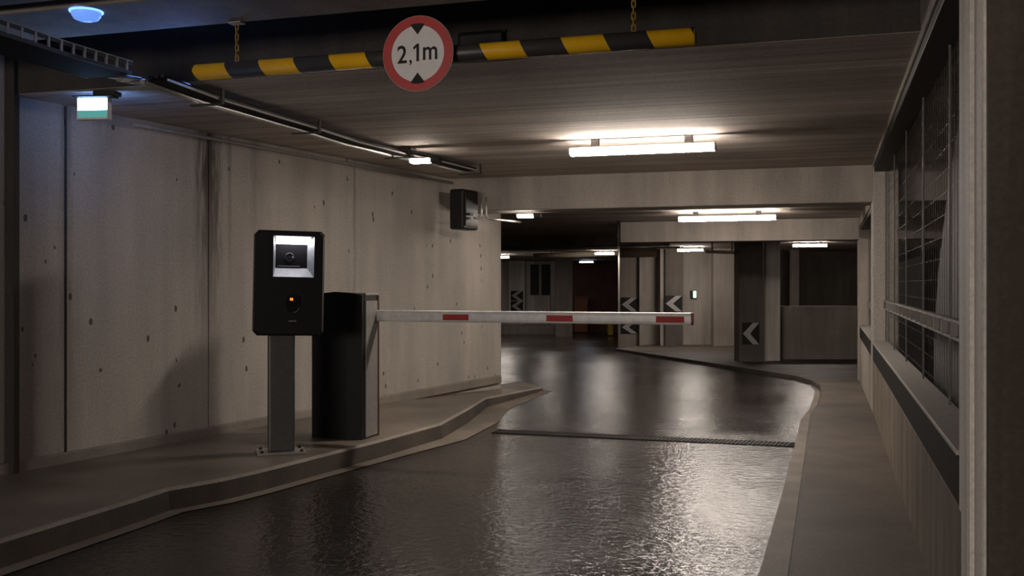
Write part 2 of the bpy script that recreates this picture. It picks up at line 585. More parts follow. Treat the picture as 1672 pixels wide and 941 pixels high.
# grey sheet wall behind the screen, top cut to the slope of a shadow edge
b = MB()
b.prism([(3.2, .3), (3.2, 2.7), (4.75, 2.45), (5.9, 2.32), (6.6, 2.15), (7.2, 1.75), (7.7, 1.3), (8.0, .8), (8.1, .3)], .74, .78, axis='x')
for v in (4.0, 4.35, 4.9, 5.6, 6.3):
    b.box(.725, .745, v, v + .03, .3, 2.2 if v < 6 else 1.9)
struct(b.build('wall_sheet', M['sheet'], rz=ANG), 'grey sheet wall behind the mesh screen')
b = MB()
b.box(2.5, 2.6, 2.9, 30, -.5, 3)
struct(b.build('wall_outer', M['conc_dark'], rz=ANG), 'dark wall behind the screens')


def screen(v0, v1, z0, z1, zr, label, near):
    t = thing('mesh_screen', label, 'fence', W(UF, v0, 0), ANG, 'mesh screens on the right')
    L = v1 - v0
    m = MB()
    m.box(0, .12, 0, L, z0, z0 + .155, .004)
    m.build('base_channel', M['grate'], t)
    m = MB()
    m.box(-.008, .13, 0, L, z0 + .155, z0 + .172, .003)
    m.build('ledge', M['zincdull'], t)
    m = MB()
    m.box(.095, .125, 0, L, zr, zr + .012)
    m.box(.095, .125, 0, L, zr + .068, zr + .08)
    m.box(.115, .125, 0, L, zr + .012, zr + .068)
    k = int(L / .34)
    for i in range(k + 1):
        m.box(.09, .125, i * L / k, i * L / k + .012, zr + .006, zr + .074)
    m.build('mid_rail', M['rail'], t)
    m = MB()
    m.box(.012, .13, 0, L, z1 - .05, z1, .003)
    m.build('top_rail', M['dark_steel'], t)
    n = max(2, round(L / 1.25))
    for i in range(n + 1):
        y = min(L - .03, max(0, i * L / n))
        mm = MB()
        mm.box(.104, .114, y, y + .010, z0 + .17, z1 - .05, .002)
        mm.build('post', M['postgrey'], t)
    m = MB()
    zt = z0 + .172
    nz = int((z1 - .05 - zt) / .1)
    for i in range(nz + 1):
        zz = zt + .03 + i * .1
        m.box(.129, .131, 0, L, zz, zz + .002)
    ny = int(L / .1)
    for i in range(ny + 1):
        m.box(.131, .133, i * .1, i * .1 + .002, zt, z1 - .05)
    m.build('wire_mesh', M['wire'], t)
    return t


screen(3.37, 9.64, .53, 2.275, .99, 'long dark wire mesh screen with pale mid rail above the near low wall', True)
screen(10.05, 13.6, .53, 1.96, .92, 'short mesh screen beyond the pale pillar on the right', False)

# ------------------------------------------------------------------ batten lamps
def batten(label, u, v, z, L, group, mat, zc, w=.11):
    t = thing('batten_lamp', label, 'ceiling light', W(u, v, z), ANG, group)
    h = zc - z
    m = MB()
    m.box(-L / 2 + .004, L / 2 - .004, -.042, .042, .016, .036, .004)
    for fx in (-1, 1):
        m.box(fx * L * .32 - .03, fx * L * .32 + .03, -.022, .022, .03, h, .004)
    m.build('housing', M['grey'], t)
    m = MB()
    pr = [(-w / 2 + .004, .016), (-w / 2, .002), (-w * .40, -.018), (-w * .20, -.026), (w * .20, -.026), (w * .40, -.018), (w / 2, .002), (w / 2 - .004, .016)]
    m.prism(pr, -L / 2 + .012, L / 2 - .012, axis='x', smooth=False)
    m.build('diffuser', mat, t)
    for sx in (-1, 1):
        m = MB()
        m.prism([(a * 1.02, c) for a, c in pr], sx * L / 2 - (.012 if sx > 0 else 0), sx * L / 2 + (.012 if sx < 0 else 0), axis='x')
        m.build('end_cap', M['white'], t)
    return t


batten('long lit tube lamp on the near ceiling above the road', -1.33, 7.48, 2.215, 1.10, 'lit tube lamps', M['lamp'], ZC)
batten('lit tube lamp between the pale beam and the rear beam', -1.12, 11.89, 1.975, 1.12, 'lit tube lamps', M['lamp'], 2.06)


def batten_px(label, px0, px1, py, z, mat=None, zc=2.06):
    Y = F * (z - EYE) / (CY - py)
    p_ = AT((px0 + px1) / 2, py, Y)
    u_, v_ = UV(p_)
    L = (px1 - px0) / F * Y * 1.0
    return batten(label, u_, v_, z, L, 'lit tube lamps', mat or M['lamp_far'], zc)


batten_px('short lit tube lamp above the dark parapet at the far right', 1295, 1350, 401, 1.985)
batten_px('short lit tube lamp beside the fat tan pipe, above the far pale wall', 1106, 1149, 408.5, 1.985)
batten_px('lit tube lamp above the rust red wall, in front of the far pillars', 971, 1004, 414, 1.985)
batten_px('small cool white tube lamp farthest back above the rust red wall', 946, 970, 428, 1.985, M['lamp_cool'])
batten_px('tiny lit tube lamp above the dark far pillar', 889, 904, 419, 1.985)
batten_px('lit tube lamp at the far left edge beside the corner of the stained wall', 806, 833, 420, 1.985)

gl = bpy.data.lights.new('garage_fill', 'AREA')     # added unseen light that brightens the far left of the hall
gl.shape = 'RECTANGLE'
gl.size, gl.size_y = 1.2, .11
gl.energy = 45
gl.color = LAMP
go = bpy.data.objects.new('garage_fill', gl)
COL.objects.link(go)
go.location = W(-9.5, 28.5, 1.96)
go.rotation_euler = (0, 0, ANG)
# bulkhead lamps
def bulkhead(label, p_, w, rz, mat):
    t = thing('bulkhead_lamp', label, 'ceiling light', p_, rz, 'small bulkhead lamps')
    m = MB()
    m.box(-w / 2, w / 2, -.045, .045, .015, .026, .004)
    m.build('housing', M['zincdull'], t)
    m = MB()
    m.box(-w / 2 + .01, w / 2 - .01, -.04, .04, -.018, .02, .014, 3)
    m.build('diffuser', mat, t)
    m = MB()
    m.box(w / 2 - .005, w / 2 + .075, -.035, .035, -.02, .026, .008)
    m.build('driver_box', M['black'], t)
    return t


bulkhead('small lit bulkhead lamp under the cable tray on the ceiling', AT(687, 263, 8.05), .19, ANG, M['lamp_small'])
bulkhead('small lit bulkhead lamp under the pale beam by the wall corner', AT(858, 353, 10.55), .19, ANG, M['lamp_small'])

# ------------------------------------------------------------------ cable tray + pipes
t = thing('cable_tray', 'perforated steel cable tray running under the ceiling along the left wall', 'cable tray')
zt = 2.245
on_z = lambda px, py: AT(px, py, F * (zt - EYE) / (CY - py))
near_r = [on_z(-140, 12), on_z(0, 57), on_z(110, 92), on_z(215, 122)]
near_l = offset(near_r, .27)
left = [on_z(x, y) for x, y in ((236, 134), (327, 166), (420, 193), (490, 213), (560, 235), (640, 254), (690, 264), (760, 281))]
right = offset(left, -.13)


def rail(line, h, tk=.003, gap=None, upto=None, bars=None):
    m = MB()
    ln = line if upto is None else line[:upto]
    for A, B in zip(ln, ln[1:]):
        d = B - A
        L = d.length
        R_ = Matrix.Translation(A) @ Matrix.Rotation(math.atan2(d.y, d.x), 4, 'Z')
        if gap is None:
            m.box(0, L, -tk, tk, 0, h, M=R_)
        else:
            if bars:
                m.box(0, L, -tk, tk, 0, h * .28, M=R_)
                m.box(0, L, -tk, tk, h * .74, h, M=R_)
                continue
            m.box(0, L, -tk - .006, tk, h, h + .004, M=R_)
            n = max(1, int(L / gap))
            for i in range(n):
                x = (i + .5) * L / n
                m.box(x - .006, x + .006, -tk - .002, tk, h * .25, h + .002, M=R_)
    return m


for ln in (near_r, near_l):
    rail(ln, .062, gap=.07, bars=True).build('slotted_side', M['dark_steel'], t)
    rail(ln, .062, gap=.07, bars=False).build('slot_edges', M['zincdull'], t)
m = MB()
m.strip([p_ + Vector((0, 0, .003)) for p_ in near_r], [p_ + Vector((0, 0, .003)) for p_ in near_l])
m.strip([p_ + Vector((0, 0, .001)) for p_ in near_r], [p_ + Vector((0, 0, .001)) for p_ in near_l])
m.build('tray_bottom', M['grate'], t)
rail(right, .012).build('flange', M['zincdull'], t)
m = MB()
m.strip([p_ + Vector((0, 0, .008)) for p_ in right], [p_ + Vector((0, 0, .008)) for p_ in left])
m.strip([p_ + Vector((0, 0, .005)) for p_ in right], [p_ + Vector((0, 0, .005)) for p_ in left])
m.build('tray_bottom', M['grate'], t)
m = MB()
m.tube(left, .017, 10)
m.build('side_tube', M['zinc'], t)
m = MB()
m.tube([near_l[-1] + Vector((.1, 0, .02)), (near_r[-1] + near_l[-1]) / 2 + Vector((.12, .1, .0)), left[0] + Vector((-.1, -.08, 0)), left[0]], .017, 10)
m.build('elbow', M['zincdull'], t)
for (i, fr) in ((1, .0), (3, .0), (5, .0), (7, -.1)):
    q = left[i]
    m = MB()
    m.box(-.06, .15, -.014, .014, -.024, -.017, M=Matrix.Translation(q) @ Matrix.Rotation(ANG, 4, 'Z'))
    m.box(.140, .150, -.012, .012, -.02, ZC - zt, M=Matrix.Translation(q) @ Matrix.Rotation(ANG, 4, 'Z'))
    m.build('bracket', M['dark_steel'], t)
for k, off in enumerate((-.03, -.065, -.10)):
    m = MB()
    ln = offset(left, off)
    m.tube([Vector((p_.x, p_.y, zt + .022 + .003 * k)) for p_ in ln], .011, 8)
    m.build('cable', M['black'], t)
for k, off in enumerate((.05, .10, .16, .21)):
    m = MB()
    ln = offset(near_r, off)
    m.tube([Vector((p_.x, p_.y, zt + .022 + .003 * k)) for p_ in ln], .014, 8)
    m.build('cable', M['black'], t)

# thin conduit on the wall top, its own run
c = [wall_pt(px) for px in (215, 345, 480, 640, 735)]
nrm_w = Vector((WB.y, -WB.x))
m = MB()
m.tube([Vector((q.x + nrm_w.x * .025, q.y + nrm_w.y * .025, 2.265)) for q in c], .012, 8)
tag(m.build('conduit', M['zincdull']), 'thin grey conduit clipped along the top of the left wall', 'pipe')

# junction with dark box at the wall end, vertical conduits
q = AT(757, 343, 10.15)
t = thing('junction_box', 'dark junction box high on the wall beside the pale beam', 'electrical box', (q.x, q.y, q.z), WROT)
m = MB()
m.box(-.15, .17, -.08, .08, -.2, .2, .02)
m.build('box', M['black'], t)
m = MB()
m.box(-.12, .14, -.09, -.075, -.17, .17, .006)
m.build('cover', M['black'], t)
m = MB()
m.tube([(-.02, 0, -.04), (-.02, -.13, -.05)], .012, 8)
m.build('gland', M['zincdull'], t)
for px, lab in ((786, 'thin upright conduit beside the dark junction box'), (794, 'thin upright conduit nearest the pale beam, turning along its underside')):
    a = AT(px, 322, 10.1)
    d = AT(px, 353, 10.1)
    m = MB()
    path = [a, AT(px, 345, 10.1), d]
    if px == 794:
        path += [AT(798, 357, 10.1), AT(806, 358.5, 10.15), AT(850, 363, 10.8)]
    else:
        path += [AT(780, 357, 10.1), AT(773, 356, 10.1)]
    m.tube(path, .011, 8)
    tag(m.build('conduit', M['zinc']), lab, 'pipe')
# pipes in the garage
def pipe(a, d, r, mat, label):
    m = MB()
    m.tube([a, d], r, 12)
    o_ = tag(m.build('pipe', mat), label, 'pipe')
    if abs(a.z - d.z) < .3:
        for f_ in (.2, .8):
            q_ = a.lerp(d, f_)
            m = MB()
            m.tube([q_ + Vector((0, 0, r * .9)), Vector((q_.x, q_.y, 2.062))], .012, 6)
            m.build('hanger', M['dark_steel'], o_)
    return o_


pipe(AT(812, 407, 19), AT(1008, 405, 19), .03, M['zincdull'], 'thin grey pipe under the dark beam at the far left')
pipe(AT(870, 418, 26.5), AT(1010, 414, 26.5), .07, M['tan'], 'tan lagged pipe across the far hall above the rust red wall')
pipe(AT(1012, 413, 21), AT(1072, 412, 21), .10, M['tan'], 'fat tan lagged pipe between the chevron pillars')
pipe(AT(1012, 404, 17), AT(1110, 404, 17), .016, M['zinc'], 'thin bright pipe just below the rear beam')
pipe(AT(1152, 411, 18.5), AT(1206, 413, 18.5), .03, M['tan'], 'tan pipe leading to the dark chevron pillar')
pipe(AT(1009, 366, 13.4), AT(1009, 402, 13.4), .022, M['dark_steel'], 'dark upright pipe at the left end of the rear beam')
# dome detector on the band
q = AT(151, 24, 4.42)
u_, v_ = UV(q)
t = thing('detector_dome', 'small ceiling dome near the cable tray, blue light put on as glow', 'detector', W(-3.13, 3.70, 2.42), ANG)
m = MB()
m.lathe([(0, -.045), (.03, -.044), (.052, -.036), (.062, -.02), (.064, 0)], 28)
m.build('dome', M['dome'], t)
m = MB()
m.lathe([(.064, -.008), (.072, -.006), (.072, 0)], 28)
m.build('base_ring', M['dome_glow'], t)
# dark unlit lamp behind the height bar
u_ = u_at(786, 4.69)
Yq = W(u_, 4.69).y
zq = EYE + (CY - 62) / F * Yq
t = thing('wall_lamp', 'dark unlit oval lamp on the beam behind the striped bar', 'lamp', W(u_, 4.715, zq), ANG)
m = MB()
m.box(-.12, .12, -.05, 0, -.05, .03, .02, 3)
m.build('body', M['black'], t)
m = MB()
m.box(-.125, .125, -.02, 0, .025, .038, .005)
m.build('hood', M['dark_steel'], t)

# ------------------------------------------------------------------ exit sign
q = AT(154, 178, 5.68)
t = thing('exit_sign', 'glowing white and green exit sign box hanging under the cable tray', 'exit sign', (q.x, q.y, q.z), -.10)
wS, hS = .186, .125
m = MB()
m.box(-wS / 2, wS / 2, -.022, .022, -hS / 2, hS / 2, .004)
m.build('case', M['white'], t)
for sgn, nm in ((-1, 'front'), (1, 'back')):
    m = MB()
    y = sgn * .0235
    m.box(-wS / 2 + .008, wS / 2 - .008, min(y, sgn * .020), max(y, sgn * .020), -hS / 2 + .052, hS / 2 - .006)
    m.build('lit_panel', M['exit_white'] if sgn < 0 else M['exit_lit'], t)
    m = MB()
    m.box(-wS / 2 + .008, wS / 2 - .008, min(y, sgn * .020), max(y, sgn * .020), -hS / 2 + .012, -hS / 2 + .052)
    m.build('green_panel', M['exit_green'], t)
m = MB()
m.box(-wS / 2 - .015, wS / 2 + .03, -.04, .04, hS / 2, hS / 2 + .008)
m.build('top_plate', M['dark_steel'], t)
m = MB()
m.box(.01, wS / 2 + .05, -.04, .04, hS / 2 + .008, hS / 2 + .034, .006)
m.build('driver_box', M['black'], t)
m = MB()
m.tube([(-.03, 0, hS / 2 + .006), (-.03, 0, 2.19 - q.z)], .006, 6)
m.build('hanger', M['dark_steel'], t)
m = MB()
m.tube([(.06, 0, hS / 2 + .006), (.06, 0, 2.19 - q.z)], .006, 6)
m.build('hanger', M['dark_steel'], t)

# ------------------------------------------------------------------ height bar, chains, sign
VB, ZB, RB = 4.08, 2.204, .037
ub0, ub1 = -2.826, -.51
bar = thing('height_bar', 'yellow and black striped tube hung across the lane on chains', 'height bar', W(ub0, VB, ZB), ANG)
LB = ub1 - ub0
m = MB()
m.tube([(0, 0, 0), (LB, 0, 0)], RB, 28)
m.build('tube', M['stripes'], bar)
for x0, x1 in ((-.004, .001), (LB - .001, LB + .004)):
    m = MB()
    m.tube([(x0, 0, 0), (x1, 0, 0)], RB * .96, 28)
    m.build('end_cap', M['yellow'] if x0 > 1 else M['signblack'], bar)
for px, py, nm in ((388, 0, 0), (1035, 0, 1)):
    u_ = u_at(px, VB)
    t = thing('chain', ('yellow chain holding the left end of the striped bar', 'yellow chain holding the right end of the striped bar')[nm], 'chain', W(u_, VB - .005, ZB + RB), ANG, 'chains of the height bar')
    zz = -.002
    k = 0
    H = 2.42 - (ZB + RB)
    while zz < H - .01:
        a, rr = .0075, .0032
        hl = .032
        pts_ = []
        for i in range(16):
            th = 2 * PI * i / 16
            x_ = a * math.cos(th)
            z_ = (hl / 2 - a) * (1 if math.sin(th) >= 0 else -1) + a * math.sin(th)
            pts_.append((x_, 0, z_ + zz + hl / 2) if k % 2 == 0 else (0, x_, z_ + zz + hl / 2))
        mm = MB()
        mm.tube(pts_, rr, 6, closed=True)
        mm.build('link', M['yellow'], t)
        zz += hl - 2 * rr - .001
        k += 1
    mm = MB()
    mm.box(-.035, .035, -.03, .02, H - .006, H, .002)
    mm.build('bracket', M['zincdull'], t)

us = u_at(683, VB - .066)
ps = W(us, VB - .066)
zs = EYE + (CY - 88) / F * ps.y
DS = 124 / F * ps.y
t = thing('height_limit_sign', 'round red and white height limit sign reading 2,1m on the striped bar', 'road sign', (ps.x, ps.y, zs), ANG)
RX = Matrix.Rotation(PI / 2, 4, 'X')          # lathe axis to face -y


def disc(r0, r1, y0, y1, name, mat, n=64):
    mm = MB()
    if r0 <= 0:
        mm.lathe([(0, y1), (r1, y1), (r1, y0), (0, y0)], n, RX)
    else:
        mm.lathe([(r0, y0), (r0, y1), (r1, y1), (r1, y0), (r0, y0)], n, RX)
    for f in mm.bm.faces:
        f.smooth = False
    return mm.build(name, mat, t)


R0 = DS / 2
disc(0, R0, 0, .006, 'plate', M['zincdull'])
disc(0, R0 * .76, .006, .0075, 'white_face', M['signwhite'])
disc(R0 * .745, R0 * .985, .006, .0082, 'red_ring', M['red'])
for sg in (1, -1):
    mm = MB()
    tip, base = .50 * R0, .79 * R0
    hw = .20 * R0
    mm.prism([(0, sg * tip), (hw, sg * (base - .03 * R0)), (hw * .5, sg * base), (-hw * .5, sg * base), (-hw, sg * (base - .03 * R0))], -.0092, -.0070)
    mm.build('triangle', M['signblack'], t)
def glyph(ch, x0, x1, z0, z1):                # one character fitted into a box on the sign face
    if ch == '1':
        m_ = MB()
        w_, h_ = x1 - x0, z1 - z0
        m_.prism([(x1 - w_ * .46, z0), (x1, z0), (x1, z1), (x1 - w_ * .40, z1), (x0, z1 - h_ * .17), (x0, z1 - h_ * .33), (x1 - w_ * .46, z1 - h_ * .20)], -.0095, -.0078)
        return m_.build('numeral', M['signblack'], t)
    cu = bpy.data.curves.new('numeral', 'FONT')
    cu.body = ch
    cu.size = .2
    cu.extrude = .0008
    cu.offset = .0022
    tmp = bpy.data.objects.new('numeral', cu)
    COL.objects.link(tmp)
    dg = bpy.context.evaluated_depsgraph_get()
    me = bpy.data.meshes.new_from_object(tmp.evaluated_get(dg))
    bpy.data.objects.remove(tmp)
    xs = [v.co.x for v in me.vertices]
    ys = [v.co.y for v in me.vertices]
    sx, sy = (x1 - x0) / (max(xs) - min(xs)), (z1 - z0) / (max(ys) - min(ys))
    me.transform(Matrix.Translation((x0, -.0085, z0)) @ RX @ Matrix.Diagonal((sx, sy, 1, 1)) @ Matrix.Translation((-min(xs), -min(ys), 0)))
    me.materials.clear()
    me.materials.append(M['signblack'])
    o_ = bpy.data.objects.new('numeral', me)
    COL.objects.link(o_)
    o_.parent = t
    return o_


glyph('2', -.575 * R0, -.305 * R0, -.235 * R0, .235 * R0)
glyph(',', -.235 * R0, -.165 * R0, -.295 * R0, -.155 * R0)
glyph('1', -.115 * R0, .04 * R0, -.205 * R0, .255 * R0)
glyph('m', .155 * R0, .555 * R0, -.185 * R0, .155 * R0)
mm = MB()
mm.box(-.05, .05, .0, .028, -.02, .02)
mm.build('clamp', M['dark_steel'], t)

# ------------------------------------------------------------------ ticket / camera column
pk = P(459, 739, .12)
yaw = math.radians(17)
t = thing('access_terminal', 'black access terminal with lit camera window on a grey post', 'parking terminal', (pk.x, pk.y, .12), yaw)
m = MB()
m.box(-.155, .155, -.11, .11, 0, .014, .004)
m.build('base_plate', M['zinc'], t)
for sx in (-1, 1):
    for sy in (-1, 1):
        m = MB()
        m.lathe([(.012, .014), (.012, .022), (.006, .028), (0, .029)], 6, Matrix.Translation((sx * .125, sy * .08, 0)))
        m.build('bolt', M['dark_steel'], t)
m = MB()
m.box(-.084, .084, -.06, .06, .012, .80, .012, 3)
m.build('post', M['postgrey'], t)
HW, HH, HD, CH = .219, .336, .10, .022
HZ = 1.219 - .12
head = bpy.data.objects.new('head', None)
# head is a mesh: body shell with an opening
hx0, hx1, hz0, hz1 = -.106, .150, .040, .302
m = MB()
def ring(w, h, y, cx=0):
    c_ = .022
    return [m.bm.verts.new(p_) for p_ in [(-w + c_, y, -h), (w - c_, y, -h), (w, y, -h + c_), (w, y, h - c_), (w - c_, y, h), (-w + c_, y, h), (-w, y, h - c_), (-w, y, -h + c_)]]
rb = ring(HW, HH, HD)
rm = ring(HW, HH, -HD + CH)
rf = ring(HW - CH * .6, HH - CH * .6, -HD)
for A, B in ((rb, rm), (rm, rf)):
    for i in range(8):
        m.bm.faces.new((A[i], A[(i + 1) % 8], B[(i + 1) % 8], B[i]))
m.bm.faces.new(rb)
hv = [m.bm.verts.new(p_) for p_ in [(hx0, -HD, hz0), (hx1, -HD, hz0), (hx1, -HD, hz1), (hx0, -HD, hz1)]]
# front face: ring of the octagon around the opening
m.bm.faces.new((rf[0], rf[1], hv[1], hv[0]))
m.bm.faces.new((rf[1], rf[2], hv[1]))
m.bm.faces.new((rf[2], rf[3], hv[2], hv[1]))
m.bm.faces.new((rf[3], rf[4], hv[2]))
m.bm.faces.new((rf[4], rf[5], hv[3], hv[2]))
m.bm.faces.new((rf[5], rf[6], hv[3]))
m.bm.faces.new((rf[6], rf[7], hv[0], hv[3]))
m.bm.faces.new((rf[7], rf[0], hv[0]))
head = m.build('head', M['black'], t, loc=(.045, -.035, HZ))
head.rotation_euler = (0, math.radians(1.1), 0)
yb = -HD + .065
bx0, bx1, bz0, bz1 = hx0 + .018, hx1 - .038, hz0 + .058, hz1 - .05
o4 = [(hx0, -HD - .001, hz0), (hx1, -HD - .001, hz0), (hx1, -HD - .001, hz1), (hx0, -HD - .001, hz1)]
i4 = [(bx0, yb, bz0), (bx1, yb, bz0), (bx1, yb, bz1), (bx0, yb, bz1)]
m = MB()
m.poly([o4[0], o4[1], i4[1], i4[0]])
m.poly([o4[1], o4[2], i4[2], i4[1]])
m.poly([o4[3], o4[0], i4[0], i4[3]])
m.build('bezel', M['silver'], head)
m = MB()
m.poly([o4[2], o4[3], i4[3], i4[2]])
m.build('recess_top', M['black'], head)
m = MB()
nx = lambda f: o4[3][0] + (o4[2][0] - o4[3][0]) * f
m.box(hx0 + .016, hx1 - .022, -HD + .004, -HD + .028, hz1 - .050, hz1 - .006, .003)
m.build('light_strip', M['led'], head)
m = MB()
m.box(bx0, bx1, yb - .001, yb + .01, bz0, bz1)
win = m.build('camera_window', M['blackgloss'], head)
m = MB()
m.lathe([(.030, 0), (.030, .008), (.024, .010), (.020, .004), (.010, .007), (0, .008)], 24, Matrix.Translation(((bx0 + bx1) / 2 - .012, yb - .001, (bz0 + bz1) / 2 - .008)) @ RX)
m.build('lens', M['blackgloss'], win)
m = MB()
m.box(bx0 + .012, bx1 - .045, yb - .006, yb, bz0 + .010, bz0 + .014)
m.build('sill_line', M['silver'], win)
m = MB()
sc_c = (.022, -HD, -.128)
pr = []
for i in range(28):
    th = 2 * PI * i / 28
    pr.append((sc_c[0] + .045 * math.copysign(abs(math.cos(th)) ** .7, math.cos(th)), sc_c[2] + .058 * math.copysign(abs(math.sin(th)) ** .7, math.sin(th))))
m.prism(pr, -HD - .006, -HD + .002)
scn = m.build('scanner', M['blackgloss'], head)
for dx in (-.0155, -.0055):
    m = MB()
    m.box(sc_c[0] + dx - .0042, sc_c[0] + dx + .0042, -HD - .009, -HD - .005, sc_c[2] + .018, sc_c[2] + .034, .001)
    m.build('indicator', M['orange_led'], scn)
m = MB()
m.tube([(sc_c[0] + .045 * math.cos(x), -HD - .0065, sc_c[2] + .058 * math.sin(x)) for x in [-1.5 + .12 * i for i in range(9)]], .0022, 6)
m.build('rim', M['grey'], scn)
m = MB()
m.box(-.004, .044, -HD - .003, -HD + .002, -.245, -.238)
m.build('ticket_slot', M['grey'], head)

# ------------------------------------------------------------------ barrier
v0 = 6.45
u1 = -3.114
u0 = -3.512
HT = 1.035
t = thing('barrier_gate', 'black barrier housing with a closed white and red boom across the lane', 'barrier', W(u0, v0, .12), ANG)
wid, dep = u1 - u0, .25
m = MB()
m.box(0, wid, .03, dep, 0, HT - .02, .006)
m.build('housing', M['anthracite'], t)
m = MB()
m.prism([(0.0, 0), (0.0, HT - .03), (.02, HT - .012), (wid * .45, HT + .004), (wid * .8, HT - .004), (wid - .004, HT - .02), (wid - .004, 0)], -.004, .03)
m.build('front_cover', M['black'], t)
m = MB()
m.box(wid - .001, wid + .006, .04, dep - .02, .012, HT - .06, .002)
m.build('side_panel', M['grey'], t)
m = MB()
m.box(-.003, wid + .008, .032, dep + .004, HT - .022, HT - .004, .004)
m.build('lid', M['zincdull'], t)
m = MB()
m.box(wid - .004, wid + .008, dep - .014, dep + .004, .0, HT - .022)
m.build('edge_strip', plain('dark_red_edge', (.10, .018, .015), .5), t)
va = 6.685
La = -.858 - u1
ay = va - v0
az = .985 - .12
m = MB()
hh, ww = .041, .026
pr = []
for i in range(24):
    th = 2 * PI * i / 24
    pr.append((ay + ww * math.copysign(abs(math.cos(th)) ** .55, math.cos(th)), az + hh * math.copysign(abs(math.sin(th)) ** .62, math.sin(th))))
m.prism(pr, wid + .004, wid + La, axis='x', smooth=False)
arm = m.build('boom', M['white'], t)
for a0, a1, dy in ((723, 765, 0), (892, 935, 0), (1071, 1117, 0)):
    ua, ub_ = u_at(a0, va - ww), u_at(a1, va - ww)
    m = MB()
    m.box(ua - u0, ub_ - u0, ay - ww - .002, ay - ww + .004, az - .026, az + .016, .0008)
    m.build('reflector', M['redrefl'], arm)
m = MB()
m.prism([(ay + (a - ay) * 1.04, az + (c_ - az) * 1.04) for a, c_ in pr], wid + La, wid + La + .012, axis='x')
m.build('end_cap', plain('red_end_cap', (.22, .03, .022), .5), arm)

# ------------------------------------------------------------------ drain grate
ud0, ud1 = -2.62, -.235
t = thing('drain_grate', 'dark slotted drain channel across the road behind the boom', 'drain', W(ud0, 7.9, 0), ANG)
L = ud1 - ud0
m = MB()
m.box(0, L, -.09, .09, -.03, .0035)
m.build('channel', M['grate'], t)
m = MB()
for y in (-.094, .086):
    m.box(0, L, y, y + .008, -.02, .006)
m.build('frame', M['grate'], t)
m = MB()
n = int(L / .032)
for i in range(n):
    x = .02 + i * (L - .06) / n
    m.prism([(x, -.086), (x + .010, -.086), (x + .034, .086), (x + .024, .086)], .002, .006, axis='z')
m.build('slats', M['dark_steel'], t)

# ------------------------------------------------------------------ the hall beyond
def slab_px(name, px0, px1, Y, z0, z1, mat, label, depth=.3):
    m = MB()
    x0, x1 = (px0 - CX) / F * Y, (px1 - CX) / F * Y
    cx_ = (x0 + x1) / 2
    m.box(x0 - cx_, x1 - cx_, 0, depth, z0, z1, .006)
    return struct(m.build(name, mat, loc=(cx_, Y, 0)), label)


def pillar(px0, px1, base_py, mat, label, depth=.4):
    Y = P(0, base_py).y
    return slab_px('column', px0, px1, Y, zf(Y) - .1, 2.1, mat, label, depth), Y


def Yb(py, dz=0):
    return P(0, py, dz).y


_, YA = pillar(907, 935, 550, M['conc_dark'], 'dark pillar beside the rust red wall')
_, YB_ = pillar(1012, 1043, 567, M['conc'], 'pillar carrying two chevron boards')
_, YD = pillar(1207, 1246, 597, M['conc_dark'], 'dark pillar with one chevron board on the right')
_, YE = pillar(1248, 1274, 595, M['pier'], 'paler pillar touching the dark chevron pillar')
YFw = 24.2
slab_px('wall_back_middle', 1044, 1206, YFw + .3, -.5, 2.1, M['conc_pale'], 'pale wall behind the far pillars', .2)
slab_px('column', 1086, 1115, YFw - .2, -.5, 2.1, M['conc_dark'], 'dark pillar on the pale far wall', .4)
slab_px('column', 1078, 1086, YFw - .1, -.5, 2.1, M['conc_pale'], 'pale strip beside the dark pillar', .3)
slab_px('wall_panel', 1165, 1206, YFw - .4, -.5, 2.1, M['conc'], 'nearer panel of the pale far wall', .3)
YG = 18.0
slab_px('wall_parapet', 1274, 1402, YG, -.4, EYE - 35 / F * YG, M['conc'], 'parapet at the far right', .2)
slab_px('column', 1293, 1305, YG + 6.5, -.4, 2.1, M['conc'], 'thin pillar behind the parapet', .2)
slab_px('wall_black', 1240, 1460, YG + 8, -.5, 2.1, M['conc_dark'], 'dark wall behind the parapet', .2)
YH = 37.0
slab_px('wall_back', 700, 908, YH, -1, 2.1, M['pier'], 'lit wall at the far left', .3)
slab_px('wall_back_red', 900, 1046, YH + .6, -1, 2.1, M['brick'], 'rust red wall at the far end', .3)
slab_px('column', 831, 857, YH - .8, -1, 2.1, M['pier'], 'pale far pillar with two small chevron boards', .5)
slab_px('column', 899, 908, YH - .8, -1, 2.1, M['conc_pale'], 'pale edge beside the dark far pillar', .5)
slab_px('ledge_back', 818, 905, YH - 1.4, -.8, EYE - 66 / F * (YH - 1.4), M['conc'], 'low ledge at the far left', .5)
for px0, px1, py0, py1, lab in ((866, 880, 432, 482, 'dark window in the far left wall, left pane'), (884, 899, 432, 482, 'dark window in the far left wall, right pane')):
    m = MB()
    y_ = YH - .02
    a, d = AT(px0, py1, y_), AT(px1, py0, y_)
    m.box(a.x, d.x, y_ - .03, y_ + .05, a.z, d.z)
    struct(m.build('window_1' if px0 < 870 else 'window_2', M['black']), lab)
# coloured boxes by the far end
def bin_at(px0, px1, py0, py1, Y, mat, name, label, cat):
    a, d = AT(px0, py1, Y), AT(px1, py0, Y)
    base = zf(Y)
    cx_ = (a.x + d.x) / 2
    t_ = thing(name, label, cat, (cx_, Y, base))
    w_ = (d.x - a.x) / 2
    m_ = MB()
    m_.box(-w_, w_, 0, .5, 0.03, d.z - base, .03)
    m_.build('body', mat, t_)
    m_ = MB()
    m_.box(-w_ * 1.04, w_ * 1.04, -.03, .53, d.z - base, d.z - base + .05, .01)
    m_.build('lid', mat, t_)
    m_ = MB()
    m_.box(-w_ * .9, w_ * .9, .05, .45, 0, .03)
    m_.build('foot', M['dark_steel'], t_)


